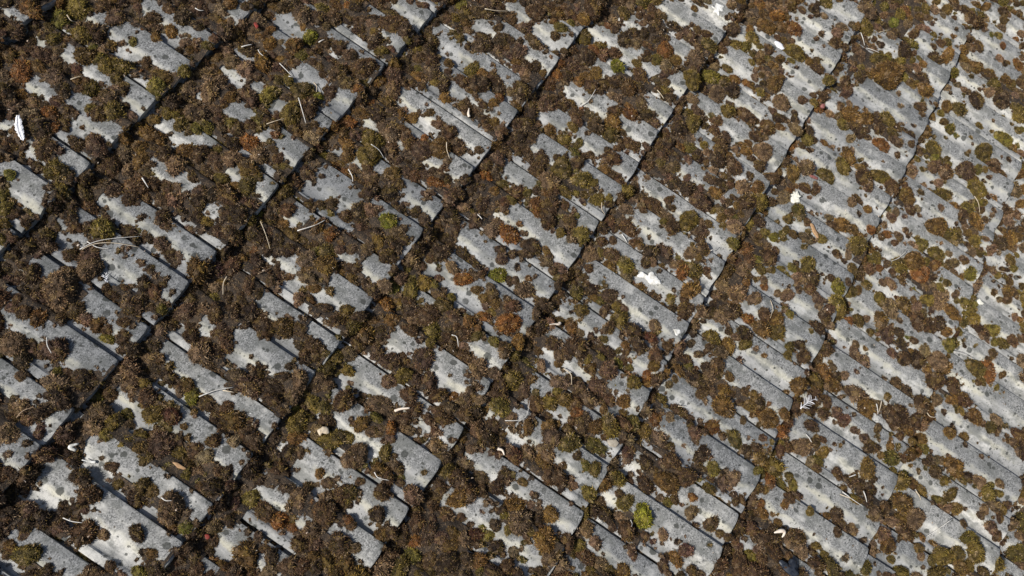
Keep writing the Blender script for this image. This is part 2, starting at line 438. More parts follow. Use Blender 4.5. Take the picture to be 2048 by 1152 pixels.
# ------------------------------------------------------------------ where the tiles are bare (mm in roof coordinates: x, s, half length up the slope, half width)
BARE="-331,-98,26,18;-454,-32,21,12;-438,26,32,10;-236,-151,30,17;-238,-208,41,13;-227,-284,34,13;-326,-153,22,25;-316,-254,67,23;-275,-239,41,11;-339,-210,22,16;-373,-193,26,18;-440,-108,21,16;-442,-180,43,10;-405,-252,33,14;-437,-292,40,28;-540,-122,35,13;-515,-204,28,23;-551,-249,28,26;-533,-294,32,19;-581,-245,21,11;-644,-131,17,25;-641,-195,10,14;-608,-239,28,13;-663,-228,27,12;-628,-294,31,22;-716,-238,68,31;-443,-360,18,24;-449,-409,18,20;-426,-449,24,22;-320,-460,34,25;-254,-399,34,17;-340,-375,15,8;-243,-442,15,17;-92,-407,27,18;-58,-395,35,19;-124,-301,19,23;17,-398,16,10;-196,-376,23,11;-146,-516,43,27;4,-502,28,24;-152,-616,23,36;-215,-605,27,17;-293,-569,15,17;-331,-538,15,21;-324,-611,41,25;-395,-592,22,16;-374,-489,22,10;-395,-528,15,12;-253,-510,11,21;-431,-620,22,16;-527,-455,54,19;-446,-551,18,16;-328,-717,45,33;-365,-698,30,16;-257,-669,11,13;164,-585,37,25;155,-618,25,30;203,-611,25,21;7,-504,24,24;4,-556,36,19;78,-600,37,12;74,-617,20,15;110,-526,12,12;-11,-602,24,14;186,-664,25,20;208,-727,17,10;164,-741,50,15;177,-805,21,15;377,-783,26,19;265,-748,21,21;303,-809,22,16;362,-820,13,14;355,-900,48,33;419,-916,31,14;284,-912,52,21;183,-875,34,31;130,-733,33,20;116,-753,42,20;98,-888,38,30;95,-942,33,25;28,-761,20,19;64,-808,25,15;-24,-731,40,24;-4,-803,49,24;-9,-866,49,24;-21,-915,41,19;-75,-791,28,33;-145,-698,20,13;-142,-769,16,14;-104,-649,16,14;-153,-622,20,31;387,-1046,18,19;475,-1157,23,20;572,-1045,16,21;469,-991,27,29;487,-1026,23,14;680,-1111,38,25;591,-1189,28,36;466,-1094,18,35;275,-1042,30,27;285,-1111,22,27;157,-1012,30,20;173,-1045,26,31;269,-1197,26,32;297,-1251,31,33;383,-1236,49,22;458,-1245,23,17;179,-1152,47,31;183,-1251,26,36;87,-1061,25,20;97,-1086,21,17;98,-1216,64,25;-21,-1047,53,24;3,-1026,21,12;-225,-779,19,17;-243,-725,15,13;-99,-927,32,37;-131,-869,20,18;-219,-866,35,13;173,-1342,35,16;-307,-729,19,25;785,-1211,29,26;708,-1139,57,31;724,-1196,38,38;727,-1247,38,38;594,-1184,23,24;481,-1240,27,29;770,-1308,19,16;676,-1351,43,44;688,-1309,19,19;954,-1444,35,41;960,-1491,40,34;1078,-1531,41,43;1002,-1578,15,28;1033,-1475,41,14;808,-1380,29,20;811,-1408,19,13;907,-1534,50,41;901,-1487,30,41;874,-1574,30,27;775,-1547,44,26;803,-1497,24,16;719,-1525,48,32;681,-1555,48,31;608,-1403,23,15;499,-1344,37,23;574,-1420,28,24;584,-1462,28,18;624,-1523,28,15;478,-1435,41,29;400,-1385,27,11;510,-1550,28,35;558,-1573,19,24;464,-1573,23,23;376,-1493,32,28;409,-1509,27,11;387,-1560,27,17;296,-1407,27,27;773,-1650,24,23;673,-1642,43,38;679,-1681,39,31;681,-1603,19,12;602,-1687,43,31;544,-1667,38,36;517,-1714,52,36;555,-1767,43,36;1083,-1688,26,29;1169,-1788,26,44;1131,-1817,37,29;1294,-1851,43,46;1268,-1814,21,31;1489,-1947,22,33;1377,-1974,60,48;1381,-2041,33,32;1217,-1901,32,30;1117,-1887,37,59;1105,-1840,21,29;1039,-1905,31,28;985,-1895,31,28;870,-1717,45,54;901,-1785,30,68;917,-1728,35,34;906,-1857,45,41;958,-1823,31,42;879,-1894,30,27;705,-1808,44,38;700,-1858,44,38;711,-1896,29,19;619,-1756,34,18;803,-1888,30,26;1171,-1964,32,37;1078,-1948,31,36;1107,-2067,69,59;1119,-2115,42,44;1011,-2044,78,50;928,-1949,46,41;916,-2011,56,41;934,-2073,46,41;1003,-2137,42,35;989,-2180,36,49;1010,-1974,31,21;928,-2202,36,41;887,-2154,26,34;769,-1963,45,26;813,-2032,30,33;703,-1959,29,25;1317,-2017,38,39;1314,-2085,22,31;1414,-2022,50,40;1083,-2186,21,29;1287,-1967,16,23;1508,-2030,22,50;-739,-275,47,21;-743,-353,7,5;-707,-380,20,14;-652,-422,45,22;-622,-465,17,18;-647,-494,31,14;-779,-385,23,20;-748,-400,20,10;-712,-468,24,14;-805,-306,20,10;-831,-395,27,20;-802,-409,33,10;-746,-510,55,24;-770,-502,20,20;-697,-536,45,21;-698,-570,38,14;-711,-619,21,21;-745,-618,17,10;-679,-606,10,25;-639,-595,46,18;-603,-531,28,9;-607,-612,32,15;-635,-553,21,14;-807,-496,20,13;-834,-531,33,20;-905,-381,16,8;-948,-451,42,9;-946,-418,13,12;-909,-576,59,29;-913,-531,23,16;-948,-570,29,19;-927,-500,20,13;-1024,-489,29,18;-1048,-495,19,12;-989,-520,13,9;-1003,-524,19,9;-890,-515,13,6;-834,-625,13,20;-798,-608,17,8;-793,-674,17,20;-747,-716,17,21;-804,-700,24,13;-832,-698,30,20;-835,-741,44,20;-829,-791,31,17;-851,-591,13,7;-732,-645,14,7;-631,-801,46,22;-608,-832,32,11;-578,-796,25,26;-535,-763,22,27;-723,-808,42,25;-721,-853,45,32;-763,-809,21,28;-691,-882,32,18;-556,-868,25,15;-512,-875,18,19;-547,-892,22,19;-620,-915,29,22;-630,-945,21,18;-427,-708,19,20;-451,-704,11,12;-544,-566,25,15;-400,-747,22,12;-390,-786,19,12;-362,-710,23,10;-439,-617,15,12;-552,-718,11,8;-715,-934,25,14;-673,-998,18,14;-335,-774,23,25;-304,-845,23,21;-238,-885,31,17;-236,-941,27,22;-297,-925,39,17;-321,-923,15,10;-361,-951,15,17;-393,-950,8,12;-434,-914,24,24;-515,-922,40,27;-452,-849,22,10;-347,-1007,15,12;-337,-1047,19,25;-357,-1009,15,12;-301,-1047,31,13;-421,-1044,15,10;-421,-979,11,8;-358,-1099,42,17;-368,-1125,38,25;-319,-1116,15,17;-240,-1050,43,26;-246,-1082,43,26;-252,-1115,24,13;-194,-1127,28,11;-145,-1086,20,14;-107,-1111,45,23;-120,-1164,45,23;-118,-1228,57,28;-130,-1255,32,18;-233,-1166,36,22;-205,-1208,36,18;-231,-1243,28,31;-292,-1171,55,17;-300,-1234,23,26;-328,-1251,19,21;-20,-1245,37,24;-3,-1209,37,14;17,-1248,29,10;97,-1274,25,30;-15,-1329,33,19;-20,-1373,38,19;3,-1344,17,10;65,-1392,34,30;96,-1380,17,20;84,-1345,13,15;179,-1430,17,21;91,-1468,17,20;187,-1367,17,16;-107,-1332,25,32;-108,-1393,49,23;-113,-1457,53,28;-113,-1527,54,28;-123,-1563,33,28;-146,-1470,37,27;-136,-1581,16,23;-12,-1503,34,19;-31,-1493,25,29;-33,-1447,25,19;-227,-1383,20,35;-199,-1366,16,11;-238,-1321,16,22;-199,-1421,20,11;-232,-1445,16,27;-214,-1504,12,18;-194,-1503,12,9;-189,-1565,24,11;-214,-1573,12,22;-248,-1533,20,18;-371,-1359,27,17;-348,-1417,31,17;-412,-1370,23,16;-298,-1338,24,11;-397,-1252,19,10;-441,-1206,27,20;-447,-1243,30,16;-493,-1258,11,12;-526,-1066,41,19;-545,-1047,15,15;-516,-1168,48,23;-550,-1155,22,19;-630,-1032,50,26;-666,-1014,21,14;-543,-974,15,11;-311,-1515,20,13;-394,-1189,19,10;433,-1708,32,29;479,-1755,51,41;483,-1846,52,29;573,-1877,38,43;493,-1882,28,29;353,-1650,27,28;177,-1428,26,21;78,-1466,26,20;197,-1504,26,13;292,-1508,13,22;147,-1546,17,31;124,-1574,26,20;86,-1578,22,25;305,-1651,27,16;240,-1721,18,27;280,-1719,27,38;395,-1754,28,23;350,-1713,18,17;382,-1823,28,23;311,-1810,50,33;300,-1849,45,33;295,-1896,23,27;231,-1853,36,16;553,-1956,29,36;470,-1956,33,23;486,-2007,28,18;466,-1935,19,23;681,-2047,54,38;595,-2015,43,31;589,-2048,19,24;601,-2127,53,31;583,-2169,29,31;762,-2212,20,39;717,-2198,20,26;877,-2202,31,41;777,-2089,30,26;795,-2194,30,33;869,-2242,20,41;681,-2260,35,32;655,-2342,15,38;34,-1569,17,20;-18,-1524,29,29;-12,-1567,30,24;121,-1688,17,20;173,-1733,22,21;109,-1731,26,31;60,-1697,26,15;73,-1824,30,35;153,-1818,35,36;102,-1832,22,25;79,-1891,26,20;-43,-1641,29,19;-112,-1620,25,28;-4,-1714,47,15;1,-1764,68,24;-50,-1810,76,29;-32,-1864,51,24;-64,-1734,25,19;-103,-1738,42,19;-134,-1653,21,18;-104,-1560,33,28;-99,-1793,46,19;283,-1957,27,38;277,-1988,18,27;371,-1987,42,34;378,-2041,28,17;167,-1948,45,31;187,-2005,45,26;182,-2051,27,21;102,-1972,40,31;93,-2019,62,31;159,-2072,54,31;166,-2119,40,26;178,-2158,27,26;94,-2073,35,20;301,-2096,41,33;313,-2142,51,33;311,-2194,51,33;280,-2206,28,27;397,-2206,28,34;389,-2180,28,23;504,-2212,29,30;506,-2152,29,18;563,-2272,34,43;510,-2316,72,42;498,-2356,39,36;391,-2277,42,34;330,-2266,19,22;399,-2391,38,35;299,-2278,51,28;350,-2402,52,34;260,-2248,23,33;569,-2360,20,31;-1046,-524,41,15;-1033,-547,29,15;-1036,-632,13,18;-1051,-617,16,12;-1101,-596,28,20;-1139,-601,31,23;-1164,-604,12,14;-1080,-631,13,18;-1058,-662,19,7;-951,-672,26,13;-973,-687,13,9;-957,-721,29,12;-969,-743,29,16;-928,-802,43,19;-924,-855,57,22;-927,-914,50,22;-931,-949,37,16;-892,-829,17,13;-848,-785,37,13;-843,-827,20,13;-830,-875,31,17;-833,-906,27,17;-838,-935,17,13;-897,-752,43,10;-1056,-711,19,18;-1041,-733,26,18;-1042,-777,35,18;-1082,-734,25,15;-1123,-681,41,17;-1145,-681,28,14;-1177,-688,28,20;-1151,-706,31,17;-1109,-757,19,14;-1118,-787,35,23;-1119,-819,41,20;-1110,-873,41,20;-1129,-904,35,17;-1153,-856,44,14;-1152,-809,38,14;-1182,-850,47,17;-1183,-888,28,14;-1181,-781,25,11;-1240,-718,24,16;-1237,-782,37,22;-1235,-813,31,16;-1201,-821,43,7;-1298,-731,18,10;-1037,-851,42,15;-1031,-882,32,12;-1034,-924,29,15;-1044,-943,19,12;-1105,-946,22,12;-860,-1064,38,20;-828,-1082,38,13;-884,-1053,24,10;-805,-1078,14,8;-939,-1042,20,19;-949,-1016,20,9;-1000,-1032,20,9;-1045,-1016,29,18;-1003,-1063,30,12;-1077,-1018,19,12;-698,-1016,18,21;-753,-1061,14,21;-756,-1003,10,7;-853,-992,7,10;-816,-1027,14,10;-997,-1106,13,15;-1028,-1117,10,21;-883,-1102,20,10;-925,-1175,17,8;-1051,-1092,16,12;-953,-1109,13,6;-1108,-1011,13,9;-938,-968,13,6;-245,-1658,40,31;-244,-1721,24,22;-230,-1789,29,22;-216,-1837,25,18;-200,-1804,33,9;-109,-1798,33,14;-102,-1857,46,28;-68,-1861,38,12;-35,-1928,26,24;72,-2061,48,20;96,-2154,27,20;157,-2194,36,31;104,-2128,40,20;-13,-2002,22,15;-15,-2072,43,24;-7,-2127,26,20;10,-2115,26,12;-135,-1945,29,28;-91,-2022,51,24;-83,-2076,43,24;-136,-2079,34,28;-173,-2055,17,23;-108,-2098,25,19;-188,-1884,21,9;-344,-1716,24,25;-322,-1694,24,17;-307,-1784,44,26;-313,-1837,44,26;-314,-1876,24,26;-342,-1876,20,26;-222,-1941,37,27;-222,-1996,50,27;-234,-2063,37,27;-269,-2054,33,22;-253,-2021,16,18;-235,-2104,46,22;-315,-1971,24,30;-423,-1783,24,25;-427,-1818,27,20;-431,-1878,31,29;-435,-1847,24,16;-499,-1796,35,24;-508,-1842,42,28;-538,-1868,35,35;-494,-1883,23,24;-447,-1949,24,16;-414,-1918,12,8;-332,-2049,45,26;-314,-2110,53,26;-314,-2160,53,26;-305,-2201,33,35;-345,-2174,45,26;-330,-2018,20,21;-245,-2195,37,22;-251,-2228,21,22;-235,-2160,33,18;-113,-2199,26,28;-94,-2170,30,28;-87,-2151,17,19;-12,-2215,13,20;-20,-2255,26,15;-419,-2100,32,17;90,-2265,27,20;101,-2310,49,31;66,-2291,36,30;89,-2369,36,26;149,-2380,68,31;151,-2307,50,21;148,-2447,73,31;142,-2482,50,31;87,-2403,49,31;93,-2450,40,26;77,-2516,22,36;250,-2353,51,27;255,-2391,51,33;338,-2413,52,22;294,-2445,33,33;249,-2444,28,22;207,-2386,27,11;-45,-2271,39,15;-44,-2308,35,19;-12,-2392,40,25;-16,-2431,26,25;-103,-2316,56,28;-111,-2361,56,33;-129,-2400,39,28;-149,-2355,17,28;-67,-2450,39,19;-88,-2506,35,29;-103,-2527,26,29;-132,-2532,26,19;-229,-2310,25,27;-251,-2334,21,22;-219,-2270,17,18;-299,-2274,37,17;-193,-2352,25,11;-23,-2530,22,30;-104,-2570,35,19;-37,-2562,18,20;-206,-2440,21,9;-717,-1052,25,21;-735,-1051,21,18;-663,-1034,32,14;-650,-1064,22,15;-638,-1113,29,15;-555,-1176,48,15;-545,-1210,22,11;-503,-1261,19,16;-619,-1171,18,26;-605,-1170,15,7;-668,-1195,18,22;-636,-1253,22,22;-714,-1210,54,25;-720,-1244,39,21;-754,-1238,39,17;-754,-1121,28,21;-767,-1139,21,17;-752,-1094,32,9;-828,-1124,21,20;-814,-1173,28,20;-803,-1178,24,8;-799,-1226,24,10;-835,-1209,35,20;-835,-1252,28,24;-872,-1190,21,20;-909,-1224,31,26;-928,-1254,31,26;-933,-1229,27,22;-866,-1290,14,17;-641,-1359,29,22;-652,-1331,18,15;-621,-1401,22,9;-534,-1482,26,16;-540,-1519,23,23;-549,-1551,26,15;-500,-1545,38,12;-737,-1343,32,14;-732,-1375,39,21;-756,-1339,21,14;-739,-1402,25,21;-687,-1411,22,11;-626,-1489,26,15;-651,-1446,29,11;-631,-1551,33,19;-628,-1576,19,15;-652,-1577,11,18;-591,-1554,22,15;-674,-1537,15,9;-750,-1466,22,11;-741,-1486,18,18;-748,-1538,18,14;-801,-1438,14,7;-804,-1483,14,9;-779,-1527,18,10;-425,-1369,27,16;-502,-1366,15,24;-527,-1409,15,23;-564,-1382,22,10;-544,-1301,11,12;-460,-1438,19,16;-418,-1497,23,16;-380,-1531,12,17;-313,-1551,36,26;-328,-1569,24,13;-344,-1602,16,21;-235,-1645,16,27;-329,-1677,24,21;-331,-1707,16,26;-453,-1593,19,16;-474,-1629,12,32;-452,-1555,12,12;-505,-1675,46,16;-505,-1721,42,20;-511,-1772,42,24;-535,-1762,31,20;-446,-1769,16,16;-623,-1660,41,22;-641,-1684,41,22;-614,-1641,30,19;-639,-1719,30,19;-628,-1768,45,19;-586,-1606,22,11;-548,-1625,23,10;-665,-1608,15,15;-682,-1614,11,22;-566,-1793,19,23;-710,-1635,18,14;-574,-1839,15,23;-600,-1766,19,11"
CUSH="-52,-454,16,lime;-174,-563,12,lime;-478,-197,22,olive;416,-1082,18,lime;-475,-789,14,green;-876,-585,14,green;-983,-559,13,green;-969,-707,12,green;-538,-1706,20,lime;-161,-2437,22,olive;827,-1465,30,olive;1143,-1760,22,green;721,-1688,18,olive;-772,-624,14,green;-268,-1141,17,lime;-324,-871,17,lime;-176,-723,29,olive;-663,-278,24,olive;-691,-309,18,olive;-700,-1107,13,green;-702,-1143,14,rust;-513,-230,12,olive;-570,-176,20,rust;-594,-205,13,rust;-379,-241,8,rust;22,-1506,19,rust;-329,-1082,19,rust;-56,-1117,18,rust;-84,-1134,14,rust;-169,-1107,26,rust;-77,-982,19,rust;-177,-897,18,rust;-777,-1414,18,red;-855,-1315,15,rust;-682,-1451,23,amber;-330,-1625,17,rust;972,-1732,48,amber;742,-1811,27,rust;-289,-1936,18,rust;-346,-1940,12,rust;31,-1709,17,rust;205,-1948,20,rust;-375,-1169,16,rust;-174,-1521,18,red;-662,-628,25,amber;-553,-683,10,rust;-969,-1069,20,rust;-10,-1543,24,amber;-165,-1864,28,amber;48,-2157,38,brown;-442,-1718,28,amber;-851,-452,38,tan;-789,-462,27,tan;-981,-798,32,mauve;-1062,-889,29,tan;-1012,-742,24,olive;-927,-778,18,red;-1182,-792,26,brown;-1163,-821,12,tan;-1131,-869,16,dark;-1163,-729,11,dark;-1124,-757,21,brown;-262,-1210,23,tan;647,-1504,29,tan;-466,-239,24,tan;-492,-271,24,olive;-306,-1473,23,mauve;-582,-1058,23,mauve;-477,-1047,17,tan;134,-1637,21,tan;-59,-1559,23,brown;-67,-1593,23,tan;1051,-1831,25,dark;1154,-1842,24,dark;1118,-2012,26,dark;1057,-1982,26,olive;126,-1506,16,brown;133,-1409,18,tan;121,-1384,11,tan;-211,-1504,21,dark;-180,-1435,22,olive;-187,-1476,22,dark;-173,-1738,20,amber;-169,-1692,23,tan;-14,-1716,21,dark;27,-1749,24,amber;-36,-1948,21,brown;-46,-1892,22,amber;963,-2098,29,olive;939,-2143,28,brown;865,-2070,31,mauve;811,-2018,24,brown;827,-2121,31,olive;625,-2056,33,amber;629,-2107,26,olive;639,-1885,29,brown;646,-1847,29,olive;639,-1746,26,amber;595,-1740,22,olive;522,-1654,25,tan;542,-1713,28,olive;551,-1506,25,brown;472,-1528,27,tan;373,-1479,24,brown;480,-2037,31,amber;461,-2070,28,rust;412,-2031,24,brown;558,-2195,21,green;416,-2139,25,tan;412,-2191,31,amber;324,-2109,30,brown;335,-2146,27,brown;358,-2165,20,dark;259,-2201,29,tan;222,-2151,23,dark;265,-2231,24,amber;333,-2347,33,rust;316,-2311,27,olive;317,-2211,18,green;-987,-1128,19,brown;-860,-1141,20,brown;-912,-1072,17,tan;-893,-1117,19,tan;-702,-1292,17,olive;-714,-1357,19,brown;-737,-1341,21,amber;-778,-1306,16,brown;-572,-1455,20,amber;-573,-1416,20,tan;-552,-1456,18,tan;-854,-1149,18,olive;-784,-1173,18,amber;-818,-1203,18,brown;-390,-1466,21,tan;-351,-1471,21,mauve;-282,-1616,18,olive;-296,-1538,18,olive;-437,-1154,18,brown;-570,-1151,22,mauve;-562,-1237,20,tan;-584,-1187,19,brown;-593,-1101,19,olive;-560,-981,26,amber;-570,-949,19,olive;-709,-1031,23,brown;-729,-933,20,tan;-762,-940,18,tan"
STEMS="-162,-448 -166,-495;-178,-486 -158,-504;-147,-534 -154,-546 -168,-556;-213,-539 -254,-590;-307,-524 -275,-548;-164,-390 -173,-402 -177,-414;-184,-359 -164,-373;-485,-153 -464,-165;-179,-228 -178,-238 -171,-245;-371,-44 -374,-56 -367,-62;-572,-411 -581,-434;-59,-481 -46,-487;300,-725 320,-749 349,-773;250,-1064 271,-1073 306,-1071;-85,-863 -98,-873 -110,-891;-204,-733 -198,-752 -200,-771;-273,-724 -285,-743 -295,-751;421,-1202 411,-1229;1056,-1604 1025,-1633;1098,-1651 1138,-1677;1022,-1642 1011,-1674;-768,-425 -740,-435 -714,-454 -672,-495;-765,-427 -739,-440 -715,-468 -693,-509;-746,-423 -744,-445 -731,-465;-497,-655 -517,-685 -537,-711;-467,-729 -435,-751 -412,-761;-595,-725 -580,-731 -563,-737;-638,-679 -654,-683 -673,-697;-940,-500 -952,-514 -960,-532;-363,-1384 -367,-1405 -387,-1417;-459,-1133 -456,-1145 -470,-1160;14,-1331 3,-1352;787,-2115 772,-2133 748,-2147;491,-2005 454,-1991 433,-1977;109,-1734 86,-1746 56,-1749;302,-2224 316,-2254 325,-2288;112,-1536 146,-1555;662,-2271 641,-2275 651,-2298;-868,-795 -841,-813 -816,-837;-832,-824 -824,-844;-1058,-866 -1058,-876 -1052,-885;-1180,-745 -1176,-763 -1168,-780;-1086,-561 -1070,-564 -1054,-576;42,-2092 23,-2109;58,-2101 28,-2109;-135,-1966 -151,-1981;-209,-2100 -212,-2122 -212,-2159;-216,-2100 -215,-2114 -212,-2128;-94,-2387 -165,-2351;-84,-2281 -90,-2292 -97,-2300;-544,-1335 -527,-1358 -507,-1369 -472,-1357;-794,-1166 -799,-1179 -791,-1200;-666,-1127 -647,-1150;-560,-1686 -569,-1690 -576,-1688;-275,-1656 -267,-1671;-151,-2115 -165,-2104;-178,-2145 -198,-2161;41,-1245 27,-1254 23,-1269;-172,-1019 -181,-1035;116,-2231 110,-2240 116,-2253"


def ell(t):
    return np.array([[float(q) for q in e.split(',')] for e in t.split(';')]) / 1000.0


BARE_E = ell(BARE)
QUAD = [(-.435, .07), (1.602, -2.016), (-.108, -2.609), (-1.31, -.729)]     # part of the roof the photograph shows


def in_quad(x, s, grow=0.0):
    q = np.array(QUAD)
    c = q.mean(0)
    ok = np.ones(np.shape(x), bool)
    for i in range(4):
        a, b = q[i], q[(i + 1) % 4]
        e = b - a
        n = np.array([e[1], -e[0]]) / np.hypot(*e)
        if (c - a) @ n < 0:
            n = -n
        ok &= ((x - a[0]) * n[0] + (s - a[1]) * n[1]) > -grow
    return ok


# more bare patches of the same kind beyond the frame
extra = []
area = (XB - XA) * (SB - SA)
for k in range(int(area * 235)):
    x, s = rng.uniform(XA, XB), rng.uniform(SA, SB)
    if not in_quad(x, s, .02):
        e = BARE_E[rng.integers(len(BARE_E))]
        extra.append((x, s, e[2], e[3]))
BARE_A = np.vstack([BARE_E, np.array(extra)])

RES = 0.003
NX, NS = int((XB - XA) / RES), int((SB - SA) / RES)


def vnoise(cell, seed):
    r = np.random.default_rng(seed)
    gx, gs = int((XB - XA) / cell) + 3, int((SB - SA) / cell) + 3
    g = r.random((gs, gx))
    ix = np.arange(NX) * RES / cell
    iy = np.arange(NS) * RES / cell
    x0, y0 = ix.astype(int), iy.astype(int)
    fx, fy = ix - x0, iy - y0
    fx, fy = fx * fx * (3 - 2 * fx), fy * fy * (3 - 2 * fy)
    a = g[y0][:, x0] * (1 - fx) + g[y0][:, x0 + 1] * fx
    b = g[y0 + 1][:, x0] * (1 - fx) + g[y0 + 1][:, x0 + 1] * fx
    return a * (1 - fy)[:, None] + b * fy[:, None]


fld = np.full((NS, NX), 9.0)
for x, s, a, b in BARE_A:
    a, b = a * .99, b * .97
    m_ = 1.5
    i0, i1 = int((x - b * m_ - XA) / RES), int((x + b * m_ - XA) / RES) + 2
    j0, j1 = int((s - a * m_ - SA) / RES), int((s + a * m_ - SA) / RES) + 2
    i0, j0, i1, j1 = max(i0, 0), max(j0, 0), min(i1, NX), min(j1, NS)
    if i1 <= i0 or j1 <= j0:
        continue
    X = (np.arange(i0, i1) * RES + XA - x) / b
    Y = (np.arange(j0, j1) * RES + SA - s) / a
    q = np.abs(X)[None, :] ** 2.4 + np.abs(Y)[:, None] ** 2.4
    fld[j0:j1, i0:i1] = np.minimum(fld[j0:j1, i0:i1], q)
fld += (vnoise(.016, 1) - .5) * .9 + (vnoise(.007, 2) - .5) * .6
# humus gathers at the foot of each tail, most of all on the near side of the roof
dfoot = TG - (np.arange(NS) * RES + SA + np.ceil(-(np.arange(NS) * RES + SA) / TG - 1e-6) * TG)
near = np.clip(1.25 - (np.arange(NX) * RES + XA + 1.3) / 2.6, .25, 1)
fld += np.clip(1 - dfoot / .048, 0, 1)[:, None] * near[None, :] * (1.0 + 2.2 * vnoise(.05, 3)) + .42 * near[None, :] ** 1.5 - .10
bare = fld < 1.0


def dist_field(mask, n=22):
    """chamfer-like distance (in cells) to True, capped at n"""
    d = np.where(mask, 0.0, 99.0)
    for _ in range(2):
        pass
    for k in range(n):
        e = d.copy()
        e[1:] = np.minimum(e[1:], d[:-1] + 1)
        e[:-1] = np.minimum(e[:-1], d[1:] + 1)
        e[:, 1:] = np.minimum(e[:, 1:], d[:, :-1] + 1)
        e[:, :-1] = np.minimum(e[:, :-1], d[:, 1:] + 1)
        e[1:, 1:] = np.minimum(e[1:, 1:], d[:-1, :-1] + 1.41)
        e[:-1, :-1] = np.minimum(e[:-1, :-1], d[1:, 1:] + 1.41)
        e[1:, :-1] = np.minimum(e[1:, :-1], d[:-1, 1:] + 1.41)
        e[:-1, 1:] = np.minimum(e[:-1, 1:], d[1:, :-1] + 1.41)
        d = e
    return d * RES


D = dist_field(bare, 12)
occ = np.zeros((NS, NX), bool)
top = None
gx_, gs_ = np.meshgrid(np.arange(NX) * RES + XA, np.arange(NS) * RES + SA)
top = tile_h(gx_, gs_).astype(np.float32)        # height field that stems and crumbs come to rest on


def cell(x, s):
    return min(max(int((s - SA) / RES), 0), NS - 1), min(max(int((x - XA) / RES), 0), NX - 1)


def stamp(x, s, r, hh, core):
    R = int(r / RES) + 1
    j, i = cell(x, s)
    j0, j1, i0, i1 = max(j - R, 0), min(j + R + 1, NS), max(i - R, 0), min(i + R + 1, NX)
    yy, xx = np.ogrid[j0 - j:j1 - j, i0 - i:i1 - i]
    q = (yy * yy + xx * xx) * (RES / r) ** 2
    occ[j0:j1, i0:i1] |= q < core * core
    base = float(tile_h(x, s))
    t_ = base + hh * np.sqrt(np.clip(1 - q, 0, 1))
    sl = top[j0:j1, i0:i1]
    np.maximum(sl, np.where(q < 1, t_, -1), out=sl)


# clumps: x, s, r, height, colour name
clumps = []
for e in CUSH.split(';'):
    a = e.split(',')
    x, s, r = [float(q) / 1000 for q in a[:3]]
    if a[3] == 'lime':
        r *= 1.2
    hh = r * rng.uniform(.85, 1.05)
    clumps.append((x, s, r, hh, a[3], True))
    stamp(x, s, r, hh, 1.25 if a[3] == 'lime' else .85)

# nothing grows through the droppings and flakes
for qx, qy, qr in ((1290, 548, .018), (1302, 552, .022), (1314, 562, .018), (1436, 18, .026), (1353, 665, .014), (1597, 390, .018), (1969, 601, .012), (750, 538, .024), (1224, 886, .016)):
    j, i = cell(*roof_pt(qx, qy))
    k = int(qr / RES)
    occ[j - k:j + k + 1, i - k:i + k + 1] = True
cn1, cn2 = vnoise(.09, 6), vnoise(.12, 7)


def pick_colour(x, s, r):
    j, i = cell(x, s)
    a, b = cn1[j, i] + rng.normal(0, .16), cn2[j, i] + rng.normal(0, .16)
    # the near, left part of the roof is darker and browner, the right has more separate olive and tan cushions
    rgt = np.clip((x * .55 - s * .83 - .5) / 1.6, 0, 1)
    p = rng.random()
    if rng.random() < .16 * (1 - rgt):
        return 'dark' if p < .6 else 'brown'
    if rng.random() < .12 + .22 * rgt:
        return 'tan' if p < .45 else ('amber' if p < .75 else 'olive')
    if b > .74 - .08 * rgt:
        return 'olive' if p < .8 else ('green' if p < .9 else 'amber')
    if a > .76:
        return 'amber' if p < .62 else ('rust' if p < .78 else 'tan')
    if a < .30 - .08 * rgt:
        return 'dark' if p < .7 else 'mauve'
    if b < .30:
        return 'tan' if p < .22 + .28 * rgt else ('mauve' if p < .65 else 'brown')
    return 'brown' if p < .80 else ('mauve' if p < .9 else 'tan')


def throw(n, rmin, rmax, dk, core, chk, everywhere=True):
    xs = rng.uniform(XA + .05, XB - .05, n)
    ss = rng.uniform(SA + .03, SB - .03, n)
    rs = rmin + (rmax - rmin) * rng.random(n) ** 1.6
    inq = in_quad(xs, ss, .12)
    for x, s, r, q in zip(xs, ss, rs, inq):
        if not q and not everywhere:
            continue
        j, i = cell(x, s)
        if D[j, i] < dk * r or occ[j, i]:
            continue
        rg = min(max((x * .55 - s * .83 - .55) / 1.1, 0), 1)
        if r < .0105 and rng.random() < .72 * rg:
            continue
        k = int(r * (chk + .25 * rg) / RES)
        if k > 0 and (occ[max(j - k, 0), i] or occ[min(j + k, NS - 1), i] or occ[j, max(i - k, 0)] or occ[j, min(i + k, NX - 1)]):
            continue
        nr = 1.25 - (x * .55 - s * .83 + .1) / 1.5
        flat = rng.uniform(.72, 1.05) - .08 * min(max(nr, 0), 1)
        hh = r * flat
        clumps.append((x, s, r, hh, pick_colour(x, s, r), False))
        stamp(x, s, r, hh, core)


# cushions that have grown up over the tails and hide stretches of the course edge
over = {}
for vv in range(V0, V1 - 1):
    x = XA + .1
    while x < XB - .1:
        nr = min(max(1.15 - (x + 1.3) / 2.8, .25), 1)
        x += rng.exponential(.085 / nr) + .02
        r = rng.uniform(.012, .023)
        s = -vv * TG - r * rng.uniform(.15, .55)
        j, i = cell(x, s - .004)
        if x > XB - .1 or fld[j, i] < .8 or occ[j, i]:
            continue
        hh = .022 + r * rng.uniform(.25, .6)
        clumps.append((x, s, r, hh, pick_colour(x, s, r), False))
        stamp(x, s, r, hh, .85)

throw(36000, .0165, .029, .58, .88, .66)
throw(90000, .0105, .0175, .54, .84, .58)
throw(130000, .0055, .0105, .56, .80, .45)
throw(140000, .0038, .0066, .9, .75, .35, False)
